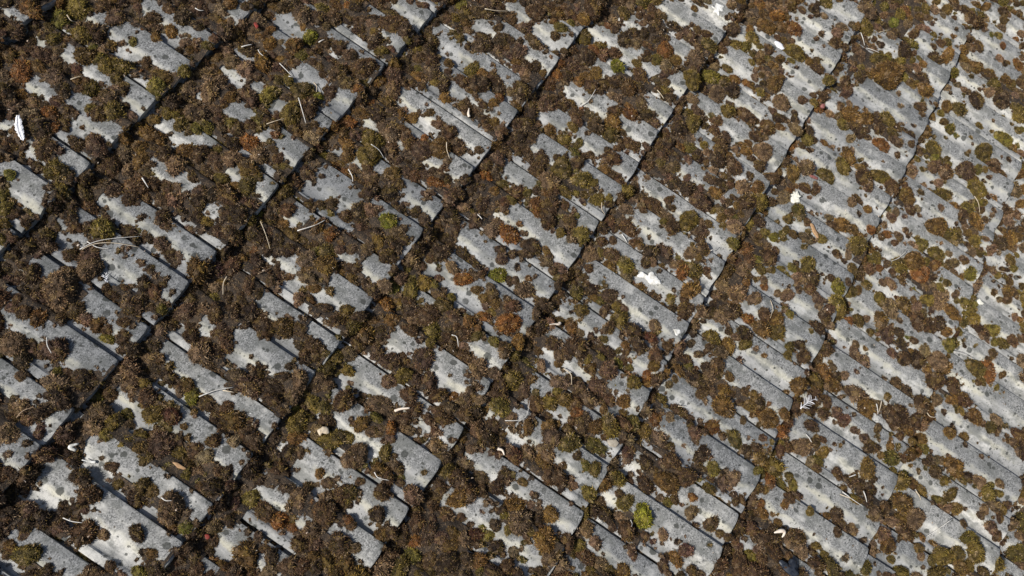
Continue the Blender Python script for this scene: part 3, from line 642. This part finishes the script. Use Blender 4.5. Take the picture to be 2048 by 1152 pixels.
# crumbs of moss and small flat cushions out on the bare tile, most of them near the edge of the mats
for k in range(9000):
    x, s = rng.uniform(XA + .05, XB - .05), rng.uniform(SA + .03, SB - .03)
    j, i = cell(x, s)
    r = .006 + .010 * rng.random() ** 1.5
    if bare[j, i] and not occ[j, i] and rng.random() < .28 + .4 * min(max(x / 1.2, 0), 1) and not occ[max(j - 3, 0):j + 4, max(i - 3, 0):i + 4].any():
        hh = r * rng.uniform(.6, .95)
        clumps.append((x, s, r, hh, pick_colour(x, s, r), False))
        stamp(x, s, r, hh, .9)
nb = 0
dm = dist_field(~bare, 12)
for k in range(60000):
    x, s = rng.uniform(XA + .05, XB - .05), rng.uniform(SA + .03, SB - .03)
    j, i = cell(x, s)
    if not bare[j, i] or occ[j, i]:
        continue
    pr = .10 if dm[j, i] < .012 else .022
    if rng.random() < pr:
        r = .0028 + .009 * rng.random() ** 2.6
        hh = r * rng.uniform(.2, .5)
        clumps.append((x, s, r, hh, ('dark', 'dark', 'dark', 'dark', 'brown', 'mauve')[rng.integers(6)], False))
        stamp(x, s, r, hh, .8)
        nb += 1


# ------------------------------------------------------------------ humus under and between the moss, darkened to stand in for shade there
def humus():
    st_ = 2
    jj, ii = np.arange(0, NS, st_), np.arange(0, NX, st_)
    sub = D[::st_, ::st_]
    X, S = np.meshgrid(ii * RES + XA, jj * RES + SA)
    nz_ = (vnoise(.009, 31)[::st_, ::st_] + vnoise(.02, 32)[::st_, ::st_]) * .5
    H = np.maximum(tile_h(X, S), tile_h(X - .004, S)) - .0015 + np.minimum(sub, .012) * (.15 + .45 * nz_)
    ok = sub > .0085 + .022 * np.clip((X * .55 - S * .83 - .35) / 1.3, 0, 1)
    q = ok[:-1, :-1] & ok[1:, :-1] & ok[:-1, 1:] & ok[1:, 1:]
    # never bridge the step at a tail
    vrow = np.ceil(-(jj * RES + SA) / TG - 1e-6)
    q &= (vrow[:-1] == vrow[1:])[:, None]
    W_ = len(ii)
    idx = np.arange(len(jj) * W_).reshape(len(jj), W_)
    F = np.stack([idx[:-1, :-1][q], idx[:-1, 1:][q], idx[1:, 1:][q], idx[1:, :-1][q]], 1)
    used = np.unique(F)
    remap = np.zeros(len(jj) * W_, dtype=np.int64)
    remap[used] = np.arange(len(used))
    F = remap[F]
    V = np.stack([X.ravel()[used], S.ravel()[used], H.ravel()[used]], 1).astype(np.float32)
    me = bpy.data.meshes.new('moss_humus')
    me.vertices.add(len(V))
    me.vertices.foreach_set('co', V.ravel())
    me.loops.add(F.size)
    me.loops.foreach_set('vertex_index', F.ravel().astype(np.int32))
    me.polygons.add(len(F))
    me.polygons.foreach_set('loop_start', np.arange(0, F.size, 4, dtype=np.int32))
    me.update(calc_edges=True)
    me.shade_smooth()
    me.materials.append(M_HUMUS)
    o = new_obj('moss_humus', me, None, RT)
    tag(o, 'brown crumbly humus darkened as shade, lying under the moss and along the tile tails', 'humus', None, 'stuff')
    return len(F)


n_humus = humus()

# ------------------------------------------------------------------ moss cushion meshes (unit radius, unit height)
def cushion_mesh(i, nhead, nblade, bw, bl, rings=13, segs=28):
    """a cushion of many rounded shoot heads with clefts between them"""
    r = np.random.default_rng(500 + i)
    ph = r.uniform(0, 6.28, 8)
    out = 1 + .13 * np.sin(np.arange(segs) / segs * 6.283 * 2 + ph[0]) + .09 * np.sin(np.arange(segs) / segs * 6.283 * 3 + ph[1]) + r.normal(0, .03, segs)
    fq = r.uniform(1.5, 3.2, 4)

    def surf(a, q):
        o = np.interp(a % 6.2832, np.append(np.arange(segs), segs) / segs * 6.2832, np.append(out, out[0]))
        th = q * 1.72
        rad = np.sin(np.minimum(th, 1.5708)) * o * .86
        x, y = rad * np.cos(a), rad * np.sin(a)
        z = np.cos(th) * .82 * (1 + .16 * np.sin(fq[0] * x + ph[2]) * np.sin(fq[1] * y + ph[3]) + .10 * np.sin(fq[2] * 2 * x + ph[4]))
        return np.stack([x, y, z], -1)
    # heads spread by best candidate
    sa, sq = [], []
    sp = np.zeros((0, 3))
    for k in range(nhead):
        ca, cq = r.uniform(0, 6.2832, 12), np.sqrt(r.random(12)) * 1.0
        cp = surf(ca, cq)
        j = 0 if k == 0 else int(np.argmax(np.min(np.linalg.norm(cp[:, None] - sp[None], axis=2), 1)))
        sp = np.vstack([sp, cp[j]])
    rc = math.sqrt(2.0 / nhead) * 1.05 * r.uniform(.8, 1.15, nhead)
    stone = np.clip(r.beta(1.6, 1.9, nhead), 0, 1)
    spick = r.random(nhead)

    def head(p):
        d = np.linalg.norm(p[..., None, :] - sp, axis=-1) / rc
        j = np.argmin(d, -1)
        b_ = np.sqrt(np.clip(1 - np.take_along_axis(d, j[..., None], -1)[..., 0] ** 2, 0, 1))
        return j, b_

    def bumped(p):
        j, b_ = head(p)
        n = p / (np.linalg.norm(p, axis=-1, keepdims=True) + 1e-6)
        return p + n * ((b_ - .35) * rc[j] * .50)[..., None], j, b_
    v, data = [], []
    p0 = surf(np.array([0.0]), np.array([0.0]))
    q0, j0, b0_ = bumped(p0)
    v.append(tuple(q0[0]))
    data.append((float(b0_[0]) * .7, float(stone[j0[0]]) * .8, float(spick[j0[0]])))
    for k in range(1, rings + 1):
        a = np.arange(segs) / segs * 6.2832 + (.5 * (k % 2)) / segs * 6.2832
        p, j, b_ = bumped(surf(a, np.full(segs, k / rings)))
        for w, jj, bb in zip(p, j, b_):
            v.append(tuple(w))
            data.append((float(bb) * .35, float(stone[jj]) * .6, float(spick[jj])))  # dome colour darkens into the clefts: dead growth plus painted shade
    f = [(0, 1 + k, 1 + (k + 1) % segs) for k in range(segs)]
    for k in range(rings - 1):
        for q in range(segs):
            a0, b0 = 1 + k * segs + q, 1 + k * segs + (q + 1) % segs
            f.append((a0, a0 + segs, b0 + segs, b0))
    aa = r.uniform(0, 6.2832, nblade)
    qq = np.sqrt(r.random(nblade)) * .98
    pp, jj, bb = bumped(surf(aa, qq))
    for k in range(nblade):
        if bb[k] < .35 and r.random() < .6:
            continue
        p = pp[k]
        n = p / (np.linalg.norm(p) + 1e-6)
        dr = n * .6 + (p - sp[jj[k]]) / rc[jj[k]] * .5 + r.normal(0, .34, 3)
        dr /= np.linalg.norm(dr)
        sd = np.cross(dr, r.normal(0, 1, 3))
        sd /= np.linalg.norm(sd) + 1e-6
        L = bl * r.uniform(.5, 1.3)
        w = bw * r.uniform(.6, 1.3)
        bend = r.normal(0, .4, 3) * L
        a0 = p - dr * L * .25
        a1 = p + dr * L * .45
        a2 = p + dr * L * .9 + bend
        b0 = len(v)
        for q in (a0 - sd * w * .5, a0 + sd * w * .5, a1 + sd * w * .45, a1 - sd * w * .45, a2):
            v.append(tuple(q))
        tn = float(np.clip(stone[jj[k]] * .40 + .62 * r.random() ** 1.3, 0, 1))
        pk = float(spick[jj[k]] if r.random() < .4 else r.random())
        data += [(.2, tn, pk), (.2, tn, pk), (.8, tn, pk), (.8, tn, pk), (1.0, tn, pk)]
        f += [(b0, b0 + 1, b0 + 2, b0 + 3), (b0 + 3, b0 + 2, b0 + 4)]
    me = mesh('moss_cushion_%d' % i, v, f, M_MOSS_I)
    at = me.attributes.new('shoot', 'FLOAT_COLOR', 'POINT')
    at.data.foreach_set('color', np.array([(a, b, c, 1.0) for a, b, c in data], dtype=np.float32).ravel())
    return me


BIG_ME = [cushion_mesh(i, 16 + 3 * (i % 4), 640, .074, .23) for i in range(10)]
SML_ME = [cushion_mesh(20 + i, 7 + i % 3, 150, .15, .42, 6, 12) for i in range(6)]
HUGE_ME = [cushion_mesh(40 + i, 34 + 6 * i, 1700, .044, .13, 20, 44) for i in range(4)]
R_HUGE = .027
R_BIG = .0105

# ------------------------------------------------------------------ which clumps are cushions of their own
inview = [c for c in clumps if in_quad(np.array(c[0]), np.array(c[1]), -.01)]
named = [c for c in inview if c[5]]
others = sorted([c for c in inview if not c[5]], key=lambda c: -c[2])[:max(0, 300 - len(named))]
single = named + others
sid = set(map(id, single))
WORD = {'brown': 'brown', 'dark': 'blackish brown', 'tan': 'pale tan', 'mauve': 'purplish brown', 'olive': 'olive green', 'amber': 'amber brown',
        'rust': 'rust orange', 'red': 'dark red', 'lime': 'lime green', 'green': 'moss green'}


def to_px(x, s, h=0.0):
    d = Vector((x, s, h)) - CAMP
    z = d.dot(CF)
    return 1024 + 1024 * 1.66 * d.dot(CR) / z, 576 - 1024 * 1.66 * d.dot(CU) / z


def place(x, s):
    px_, py_ = to_px(x, s)
    cx = ('far left', 'left', 'centre', 'right', 'far right')[min(4, max(0, int(px_ / 409.6)))]
    cy = ('top', 'middle', 'bottom')[min(2, max(0, int(py_ / 384)))]
    return '%s %s' % (cy, cx), px_


ORD = ['first', 'second', 'third', 'fourth', 'fifth', 'sixth', 'seventh', 'eighth', 'ninth', 'tenth', 'eleventh', 'twelfth', 'thirteenth', 'fourteenth']
cells = {}
for c in single:
    pl, px_ = place(c[0], c[1])
    cells.setdefault((c[4], pl), []).append((px_, c))
first_use = {}
for (cname, pl), lst in cells.items():
    lst.sort(key=lambda t: t[0])
    for k, (px_, c) in enumerate(lst):
        x, s, r, hh, _, nm = c
        pool = HUGE_ME if r >= R_HUGE else (BIG_ME if r >= R_BIG else SML_ME)
        me = pool[rng.integers(len(pool))]
        o = new_obj('moss_cushion', me)
        o.material_slots[0].link = 'OBJECT'
        o.material_slots[0].material = M_MOSS[cname]
        el = rng.uniform(.86, 1.18)
        z = float(tile_h(x, s))
        o.matrix_world = RT @ Matrix.Translation((x, s, z - .0015)) @ Euler((rng.normal(0, .1), rng.normal(0, .1), rng.uniform(0, 6.28))).to_matrix().to_4x4() @ \
            Matrix.Diagonal((r * el, r / el, hh, 1))
        if len(lst) == 1:
            lb = 'only rounded %s moss cushion in the %s of the roof' % (WORD[cname], pl)
        elif len(lst) <= 14:
            lb = 'rounded %s moss cushion, %s from left of those in the %s' % (WORD[cname], ORD[k], pl)
        else:
            lb = 'one of many rounded %s moss cushions in the %s of the roof' % (WORD[cname], pl)
        tag(o, lb, 'moss', '%s moss cushions in the %s' % (WORD[cname], pl))
        first_use.setdefault(me.name, o)

# ------------------------------------------------------------------ the rest of the moss: two masses nobody could count


def moss_mass(name, label, cl, srcs):
    n = len(cl)
    A = np.array([c[:4] for c in cl])
    z = tile_h(A[:, 0], A[:, 1]) - .001
    me = bpy.data.meshes.new(name)
    me.vertices.add(n)
    me.vertices.foreach_set('co', np.stack([A[:, 0], A[:, 1], z], 1).astype(np.float32).ravel())
    el = rng.uniform(.84, 1.2, n)
    scl = np.stack([A[:, 2] * el, A[:, 2] / el, A[:, 3]], 1).astype(np.float32)
    rot = np.stack([rng.normal(0, .12, n), rng.normal(0, .12, n), rng.uniform(0, 6.28, n)], 1).astype(np.float32)
    cols = np.array([MOSS[c[4]] for c in cl])
    cols = cols * rng.uniform(.50, 1.55, (n, 1)) * rng.normal(1, .06, (n, 3))
    cols = np.clip(np.concatenate([cols, np.ones((n, 1))], 1), 0, 1).astype(np.float32)
    for nm, tp, key, arr in (('scl', 'FLOAT_VECTOR', 'vector', scl), ('rot', 'FLOAT_VECTOR', 'vector', rot), ('col', 'FLOAT_COLOR', 'color', cols)):
        a = me.attributes.new(nm, tp, 'POINT')
        a.data.foreach_set(key, arr.ravel())
    a = me.attributes.new('tid', 'INT', 'POINT')
    a.data.foreach_set('value', rng.integers(0, len(srcs), n).astype(np.int32))
    o = new_obj(name, me, None, RT)
    tag(o, label, 'moss', None, 'stuff')
    ng = bpy.data.node_groups.new(name, 'GeometryNodeTree')
    ng.interface.new_socket('Geometry', in_out='INPUT', socket_type='NodeSocketGeometry')
    ng.interface.new_socket('Geometry', in_out='OUTPUT', socket_type='NodeSocketGeometry')
    nd, lk = ng.nodes, ng.links
    gi, go = nd.new('NodeGroupInput'), nd.new('NodeGroupOutput')
    jn = nd.new('GeometryNodeJoinGeometry')
    for sobj in srcs:
        oi = nd.new('GeometryNodeObjectInfo')
        oi.transform_space = 'ORIGINAL'
        oi.inputs['Object'].default_value = sobj
        oi.inputs['As Instance'].default_value = False
        sm = nd.new('GeometryNodeSetMaterial')
        sm.inputs['Material'].default_value = M_MOSS_I
        g2 = nd.new('GeometryNodeGeometryToInstance')
        lk.new(oi.outputs['Geometry'], sm.inputs[0])
        lk.new(sm.outputs[0], g2.inputs[0])
        lk.new(g2.outputs[0], jn.inputs[0])
    ip = nd.new('GeometryNodeInstanceOnPoints')
    ip.inputs['Pick Instance'].default_value = True

    def attr(nm, tp):
        q = nd.new('GeometryNodeInputNamedAttribute')
        q.data_type = tp
        q.inputs['Name'].default_value = nm
        return [s_ for s_ in q.outputs if s_.enabled and s_.name == 'Attribute'][0]
    e2r = nd.new('FunctionNodeEulerToRotation')
    lk.new(attr('rot', 'FLOAT_VECTOR'), e2r.inputs[0])
    lk.new(gi.outputs[0], ip.inputs['Points'])
    lk.new(jn.outputs[0], ip.inputs['Instance'])
    lk.new(attr('tid', 'INT'), ip.inputs['Instance Index'])
    lk.new(e2r.outputs[0], ip.inputs['Rotation'])
    lk.new(attr('scl', 'FLOAT_VECTOR'), ip.inputs['Scale'])
    lk.new(ip.outputs[0], go.inputs[0])
    md = o.modifiers.new('moss', 'NODES')
    md.node_group = ng
    return o


rest = [c for c in clumps if id(c) not in sid]
srcB = [first_use[mm.name] for mm in BIG_ME if mm.name in first_use]
srcS = [first_use[mm.name] for mm in SML_ME if mm.name in first_use]
if not srcS:
    srcS = srcB
moss_mass('moss_cushions', 'mass of smaller brown and olive moss cushions spread over the tiles', [c for c in rest if c[2] >= R_BIG], srcB)
moss_mass('moss_carpet', 'low carpet of tiny brown moss tufts filling the gaps between cushions', [c for c in rest if c[2] < R_BIG], srcS)
print('humus', n_humus, 'clumps', len(clumps), 'single', len(single), 'lone', nb, 'bare share', float(bare.mean()), 'srcS', len(srcS), 'srcB', len(srcB))

# ------------------------------------------------------------------ things lying on the roof


def top_h(x, s):
    j, i = cell(x, s)
    return float(top[max(j - 1, 0):j + 2, max(i - 1, 0):i + 2].max())


def tube_mesh(name, pts, rad, mat, sides=6):
    """tapered tube through points"""
    pts = [Vector(p) for p in pts]
    v, f = [], []
    n = len(pts)
    for k, p in enumerate(pts):
        d = (pts[min(k + 1, n - 1)] - pts[max(k - 1, 0)]).normalized()
        a = d.cross(Vector((0, 0, 1)))
        a = a.normalized() if a.length > 1e-4 else Vector((1, 0, 0))
        b = d.cross(a)
        r = rad[k] if isinstance(rad, (list, tuple)) else rad
        for q in range(sides):
            an = 6.2832 * q / sides
            v.append(p + (a * math.cos(an) + b * math.sin(an)) * r)
    for k in range(n - 1):
        for q in range(sides):
            f.append((k * sides + q, k * sides + (q + 1) % sides, (k + 1) * sides + (q + 1) % sides, (k + 1) * sides + q))
    f.append(tuple(reversed(range(sides))))
    f.append(tuple((n - 1) * sides + q for q in range(sides)))
    return v, f


def curve(pts, n):
    """Catmull-Rom through the control points"""
    p = [np.array(q, float) for q in pts]
    p = [2 * p[0] - p[1]] + p + [2 * p[-1] - p[-2]]
    out = []
    seg = len(p) - 3
    for k in range(n + 1):
        t = k / n * seg
        i = min(int(t), seg - 1)
        u = t - i
        a, b, c, d = p[i:i + 4]
        out.append(.5 * (2 * b + (c - a) * u + (2 * a - 5 * b + 4 * c - d) * u * u + (3 * b - a - 3 * c + d) * u ** 3))
    return out


def put(name, v, f, mat, origin, smooth=True):
    """one mesh object whose origin sits at its base point on the roof; v in roof coordinates"""
    o_ = Vector(origin)
    me = mesh(name, [Vector(p) - o_ for p in v], f, mat, smooth)
    return new_obj(name, me, None, RT @ Matrix.Translation(o_))


def ridge(pts2):
    """lift a flat polyline so that it rests on the highest moss under it"""
    hs = np.array([top_h(*p) for p in pts2])
    n = len(hs)
    t = np.linspace(0, 1, n)
    line = hs[0] + (hs[-1] - hs[0]) * t
    lift = max(0.0, float((hs - line).max()) * .6)
    return line + lift + .0012


SPOT = ['at the top edge', 'high up', 'in the upper half', 'in the lower half', 'low down', 'at the bottom edge']
stem_cells = {}
for k, e in enumerate(STEMS.split(';')):
    ctrl = [tuple(float(q) / 1000 for q in p.split(',')) for p in e.split()]
    pts2 = curve(ctrl, 10) if len(ctrl) > 2 else [np.array(ctrl[0]) + (np.array(ctrl[1]) - np.array(ctrl[0])) * q / 6 for q in range(7)]
    hs = ridge(pts2)
    L = sum(np.linalg.norm(pts2[q + 1] - pts2[q]) for q in range(len(pts2) - 1))
    pts = [(p[0], p[1], h + .0015 * math.sin(3.14 * q / (len(pts2) - 1))) for q, (p, h) in enumerate(zip(pts2, hs))]
    r0 = rng.uniform(.0010, .0014) if L > .03 else rng.uniform(.0012, .0016)
    rad = [r0 * (1.0 - .55 * q / (len(pts) - 1)) for q in range(len(pts))]
    mt = [M_STRAWP, M_STRAWP, M_STRAW, M_STRAWP, M_STRAW][k % 5] if k not in (26, 42) else M_STRAWB
    v, f = tube_mesh('stem', pts, rad, mt)
    mid_ = pts[len(pts) // 2]
    o = put('dry_stem', v, f, mt, (mid_[0], mid_[1], float(tile_h(mid_[0], mid_[1]))))
    pl, px_ = place(mid_[0], mid_[1])
    look = ('long' if L > .045 else 'short') + ' ' + ('curved' if len(ctrl) > 2 else 'straight')
    tone = 'brown' if mt == M_STRAWB else ('straw-coloured' if mt == M_STRAW else 'bleached')
    stem_cells.setdefault((look + ' ' + tone, pl), []).append((px_, o))
for (lk_, pl), lst in stem_cells.items():
    lst.sort(key=lambda t: t[0])
    for k, (px_, o) in enumerate(lst):
        if len(lst) == 1:
            lb = 'only %s dry stem in the %s of the roof' % (lk_, pl)
        else:
            lb = '%s dry stem, %s from left in the %s' % (lk_, ORD[k], pl)
        tag(o, lb, 'dry stem', 'dry stems scattered over the roof')


def blob(name, outline, mat, label, cat, thick=.003, sink=.0, rough=.12, group=None, lift=0.0, crumple=0.0):
    """irregular solid patch: outline in roof mm around a centre (x, s), domed, with a real thickness"""
    (cx, cy), out = outline
    n = len(out)
    o2 = [np.array(p) / 1000 for p in out]
    # refine the outline
    ring = []
    for k in range(n):
        a, b, c, d = o2[k - 1], o2[k], o2[(k + 1) % n], o2[(k + 2) % n]
        for u in (0, .5):
            ring.append(.5 * (2 * b + (c - a) * u + (2 * a - 5 * b + 4 * c - d) * u * u + (3 * b - a - 3 * c + d) * u ** 3))
    ring = [p + rng.normal(0, .0009, 2) for p in ring]
    N_ = len(ring)
    cen = np.mean(ring, 0)
    v, f = [], []
    h0 = float(np.median([top_h(cx + p[0], cy + p[1]) for p in ring]))
    lev = [(1.0, -.0012), (1.0, thick * .45), (.86, thick * .85), (.5, thick), ]
    for sc, z in lev:
        for p in ring:
            q = cen + (p - cen) * sc
            X, Y = cx + q[0], cy + q[1]
            hb = h0 if lift else float(tile_h(X, Y))
            v.append((X, Y, hb + z + lift + float(rng.normal(0, crumple))))
    for a in range(len(lev) - 1):
        for k in range(N_):
            f.append((a * N_ + k, a * N_ + (k + 1) % N_, (a + 1) * N_ + (k + 1) % N_, (a + 1) * N_ + k))
    f.append(tuple((len(lev) - 1) * N_ + k for k in range(N_)))
    f.append(tuple(reversed(range(N_))))
    o = put(name, v, f, mat, (cx, cy, float(tile_h(cx, cy))))
    tag(o, label, cat, group)
    return o


def outl(px_pts):
    """outline from points of the roof surface"""
    P = [roof_pt(*p) for p in px_pts]
    cx, cy = np.mean(P, 0)
    return (cx, cy), [((x - cx) * 1000, (y - cy) * 1000) for x, y in P]


GW = 'white bird droppings'
blob('bird_dropping', outl([(1279, 546), (1287, 541), (1293, 549), (1299, 548), (1301, 543), (1308, 542), (1311, 549), (1318, 555), (1324, 567), (1317, 566), (1309, 569), (1299, 561), (1293, 554), (1284, 552)]),
     M_WHITE, 'bright white splashed bird dropping on a tile near the centre right', 'bird dropping', .004, group=GW)
blob('bird_dropping', outl([(1422, 10), (1430, 14), (1433, 6), (1441, 9), (1449, 13), (1444, 18), (1447, 24), (1439, 23), (1438, 31), (1433, 25), (1426, 24), (1429, 18)]), M_WHITE,
     'white bird dropping smeared on a tile at the top edge', 'bird dropping', .0012, group=GW)
blob('bird_dropping', outl([(1347, 658), (1357, 659), (1360, 666), (1353, 672), (1348, 667)]), M_WHITE,
     'small white bird dropping near the lower corner of a bare tile', 'bird dropping', .002, group=GW)
blob('eggshell_flake', outl([(1586, 385), (1592, 384), (1591, 379), (1598, 380), (1601, 376), (1603, 383), (1606, 389), (1603, 393), (1608, 400), (1600, 401), (1594, 402), (1588, 400)]), M_SHELL,
     'cream crumpled eggshell flake standing on the moss at upper right', 'eggshell', .0035, crumple=.0012, lift=.001)
blob('eggshell_flake', outl([(1962, 596), (1967, 595), (1972, 602), (1976, 606), (1968, 607), (1963, 603)]), M_SHELL,
     'small white eggshell chip in brown moss near the right edge', 'eggshell', .002, lift=.001)
blob('beige_chip', outl([(1214, 880), (1230, 879), (1235, 888), (1229, 895), (1216, 892)]), M_BEIGE,
     'square beige chip on the moss in the lower middle', 'chip', .002, lift=.001)
blob('seed_husk', outl([(635, 862), (640, 855), (652, 853), (659, 860), (655, 868), (645, 866), (641, 871)]), M_STRAW,
     'pale curled husk on dark moss at the lower left', 'husk', .004, lift=.001, crumple=.001)
blob('petal', outl([(1621, 449), (1626, 447), (1634, 462), (1638, 474), (1634, 476), (1627, 464)]), M_PETAL,
     'tan dry petal leaning on a moss cushion at the right', 'petal', .002, lift=.001)
blob('petal', outl([(345, 924), (355, 926), (366, 931), (372, 938), (360, 938), (350, 931)]), M_PETAL,
     'orange tan petal on the big tan cushion at the lower left', 'petal', .002, lift=.001)
blob('petal', outl([(506, 50), (513, 46), (517, 54), (512, 59)]), M_RED, 'small red flake in brown moss at the upper left', 'flake', .002, lift=.001)
blob('petal', outl([(409, 1070), (417, 1068), (419, 1076), (411, 1078)]), M_RED, 'small red flake beside a tile tail at the lower left', 'flake', .002, lift=.001)
blob('petal', outl([(1622, 346), (1634, 348), (1640, 356), (1630, 354)]), M_PINK, 'small pink petal on moss right of the eggshell flake', 'petal', .002, lift=.001)
blob('berry', outl([(1640, 210), (1645, 209), (1649, 213), (1647, 218), (1641, 217)]), M_PINK, 'small pink berry at a tile corner in the upper right', 'berry', .006, lift=.001)
blob('dark_feather', outl([(1556, 1121), (1565, 1123), (1572, 1130), (1578, 1117), (1586, 1120), (1592, 1135), (1594, 1150), (1580, 1153), (1566, 1140), (1558, 1131)]), M_SLATE,
     'blue-black curled feather clump at the bottom edge', 'feather', .003, lift=.001, crumple=.0025)
blob('feather_tuft', outl([(1552, 82), (1557, 79), (1565, 86), (1572, 95), (1567, 97), (1558, 91)]), M_FEATH,
     'small white feather tuft beside an olive cushion at upper right', 'feather', .003, lift=.001)


def stick(name, path, rad, mat, label, cat, group=None, n=10):
    P = [roof_pt(*p, h=.012) for p in path]
    pts2 = curve(P, n) if len(P) > 2 else [np.array(P[0]) + (np.array(P[1]) - np.array(P[0])) * q / n for q in range(n + 1)]
    hs = ridge(pts2)
    pts = [(p[0], p[1], h + .001) for p, h in zip(pts2, hs)]
    rr = [float(np.interp(k / n, np.linspace(0, 1, len(rad)), rad)) for k in range(len(pts))]
    v, f = tube_mesh(name, pts, rr, mat, 7)
    m_ = pts[len(pts) // 2]
    o = put(name, v, f, mat, (m_[0], m_[1], float(tile_h(m_[0], m_[1]))))
    tag(o, label, cat, group)
    return o


GB = 'small bleached bones'
stick('bone', [(1554, 1065), (1563, 1062), (1571, 1061), (1575, 1064), (1573, 1070), (1570, 1074)], (.0012, .0045, .005, .0035, .0028, .0012), M_BONE,
      'bleached hooked bone on dark moss at the lower right', 'bone', GB)
stick('bone', [(1104, 645), (1114, 643), (1123, 643), (1127, 640)], (.0008, .0016, .0032, .0042), M_BONE, 'bleached bone with a flared end under a tile tail, right of centre', 'bone', GB)
stick('bone', [(792, 819), (803, 816), (820, 815)], (.0032, .0026, .0014), M_BONE, 'pale straight bone splinter on moss in the lower middle', 'bone', GB)
stick('bone', [(1000, 895), (1009, 898), (1013, 908)], (.0034, .0026, .0012), M_BONE, 'pale bent bone splinter below the centre', 'bone', GB)
stick('bone', [(940, 212), (939, 222), (941, 228)], (.0010, .0032, .0036), M_BONE, 'pale teardrop seed husk on moss at the upper middle', 'seed')
stick('bone', [(153, 884), (138, 888), (135, 892), (147, 897)], (.0016, .0034, .0036, .0030), M_WHITE, 'white folded shell fragment on dark moss at the far lower left', 'shell')
stick('bone', [(158, 916), (172, 919), (186, 920)], (.0010, .0014, .0034), M_WHITE, 'white feather quill lying below the folded shell fragment', 'quill')


def feather(name, base, tip, width, label, n=26, gap=False, mat=None):
    """shaft with barbs on both sides"""
    b_, t_ = np.array(roof_pt(*base, h=.012)), np.array(roof_pt(*tip, h=.012))
    ax = t_ - b_
    L = np.linalg.norm(ax)
    ax /= L
    sd = np.array([-ax[1], ax[0]])
    pts2 = [b_ + ax * L * k / 10 + sd * L * .05 * math.sin(k / 10 * 3.14) for k in range(11)]
    hs = ridge(pts2)
    pts = [(p[0], p[1], h + .002) for p, h in zip(pts2, hs)]
    root = bpy.data.objects.new(name, None)
    COL.objects.link(root)
    o0 = Vector((pts[5][0], pts[5][1], float(tile_h(pts[5][0], pts[5][1]))))
    root.matrix_world = RT @ Matrix.Translation(o0)
    v, f = tube_mesh('shaft', pts, [.0011 - .0007 * k / 10 for k in range(11)], M_FEATH)
    new_obj('shaft', mesh('shaft', [Vector(p) - o0 for p in v], f, M_FEATH, True), root)
    for side in (-1, 1):
        v, f = [], []
        for k in range(n):
            t = k / (n - 1)
            if gap and rng.random() < .55:
                continue
            i = t * 10
            a = np.array(pts[int(i)]) + (np.array(pts[min(int(i) + 1, 10)]) - np.array(pts[int(i)])) * (i - int(i))
            w = width * (.35 + .65 * math.sin(3.14 * min(1, t * .85 + .12))) * rng.uniform(.75, 1.1)
            d2 = sd * side * .75 + ax * rng.uniform(.5, .9)
            d2 /= np.linalg.norm(d2)
            e = a + np.array([d2[0] * w, d2[1] * w, rng.uniform(-.001, .0015)])
            mm_ = (a + e) / 2 + np.array([0, 0, .0012])
            hw = (.0016 if not gap else .0007)
            wv = np.array([ax[0], ax[1], 0]) * hw
            b0 = len(v)
            for q, z in ((a, 1), (mm_, 1), (e, .35)):
                v += [q - wv * z, q + wv * z, q + wv * z + np.array([0, 0, -.0005]), q - wv * z + np.array([0, 0, -.0005])]
            for q in (0, 4):
                for z in range(4):
                    f.append((b0 + q + z, b0 + q + (z + 1) % 4, b0 + q + 4 + (z + 1) % 4, b0 + q + 4 + z))
        if v:
            new_obj('vane', mesh('vane', [Vector(p) - o0 for p in v], f, M_FEATH, False), root)
    tag(root, label, 'feather', 'white feathers')


feather('feather', (44, 276), (34, 228), .010, 'fluffy white feather lying on moss at the far left edge', 70)
feather('feather', (1606, 816), (1636, 796), .020, 'wet white feather with loose stringy barbs at a tile corner, lower right', 16, True)
feather('feather', (213, 560), (207, 538), .010, 'tiny twisted white feather on a bare tile at the left', 10, True)

# ------------------------------------------------------------------ crumbs of litter: tiny flakes nobody could count
v, f = [], []
for k in range(1500):
    x, s = rng.uniform(XA + .1, XB - .1), rng.uniform(SA + .1, SB - .1)
    j, i = cell(x, s)
    if bare[j, i] and rng.random() < .75:
        continue
    z = top_h(x, s) + .0004
    r = rng.uniform(.0012, .0030)
    a0 = rng.uniform(0, 6.28)
    el = rng.uniform(.3, .8)
    b0 = len(v)
    for q in range(5):
        an = a0 + q * 1.2566
        p = np.array([math.cos(an) * r, math.sin(an) * r * el]) if q else np.array([r * 1.3, 0])
        p = np.array([p[0] * math.cos(a0) - p[1] * math.sin(a0), p[0] * math.sin(a0) + p[1] * math.cos(a0)])
        v.append((x + p[0], s + p[1], z + rng.uniform(-.0004, .0008)))
    v += [(x, s, z + .0014), (x, s, z - .0012)]
    for q in range(5):
        f += [(b0 + q, b0 + (q + 1) % 5, b0 + 5), (b0 + (q + 1) % 5, b0 + q, b0 + 6)]
o = new_obj('litter_crumbs', mesh('litter_crumbs', v, f, M_CRUMB), None, RT)
tag(o, 'tiny pale crumbs of shell and bark scattered through the moss', 'litter', None, 'stuff')
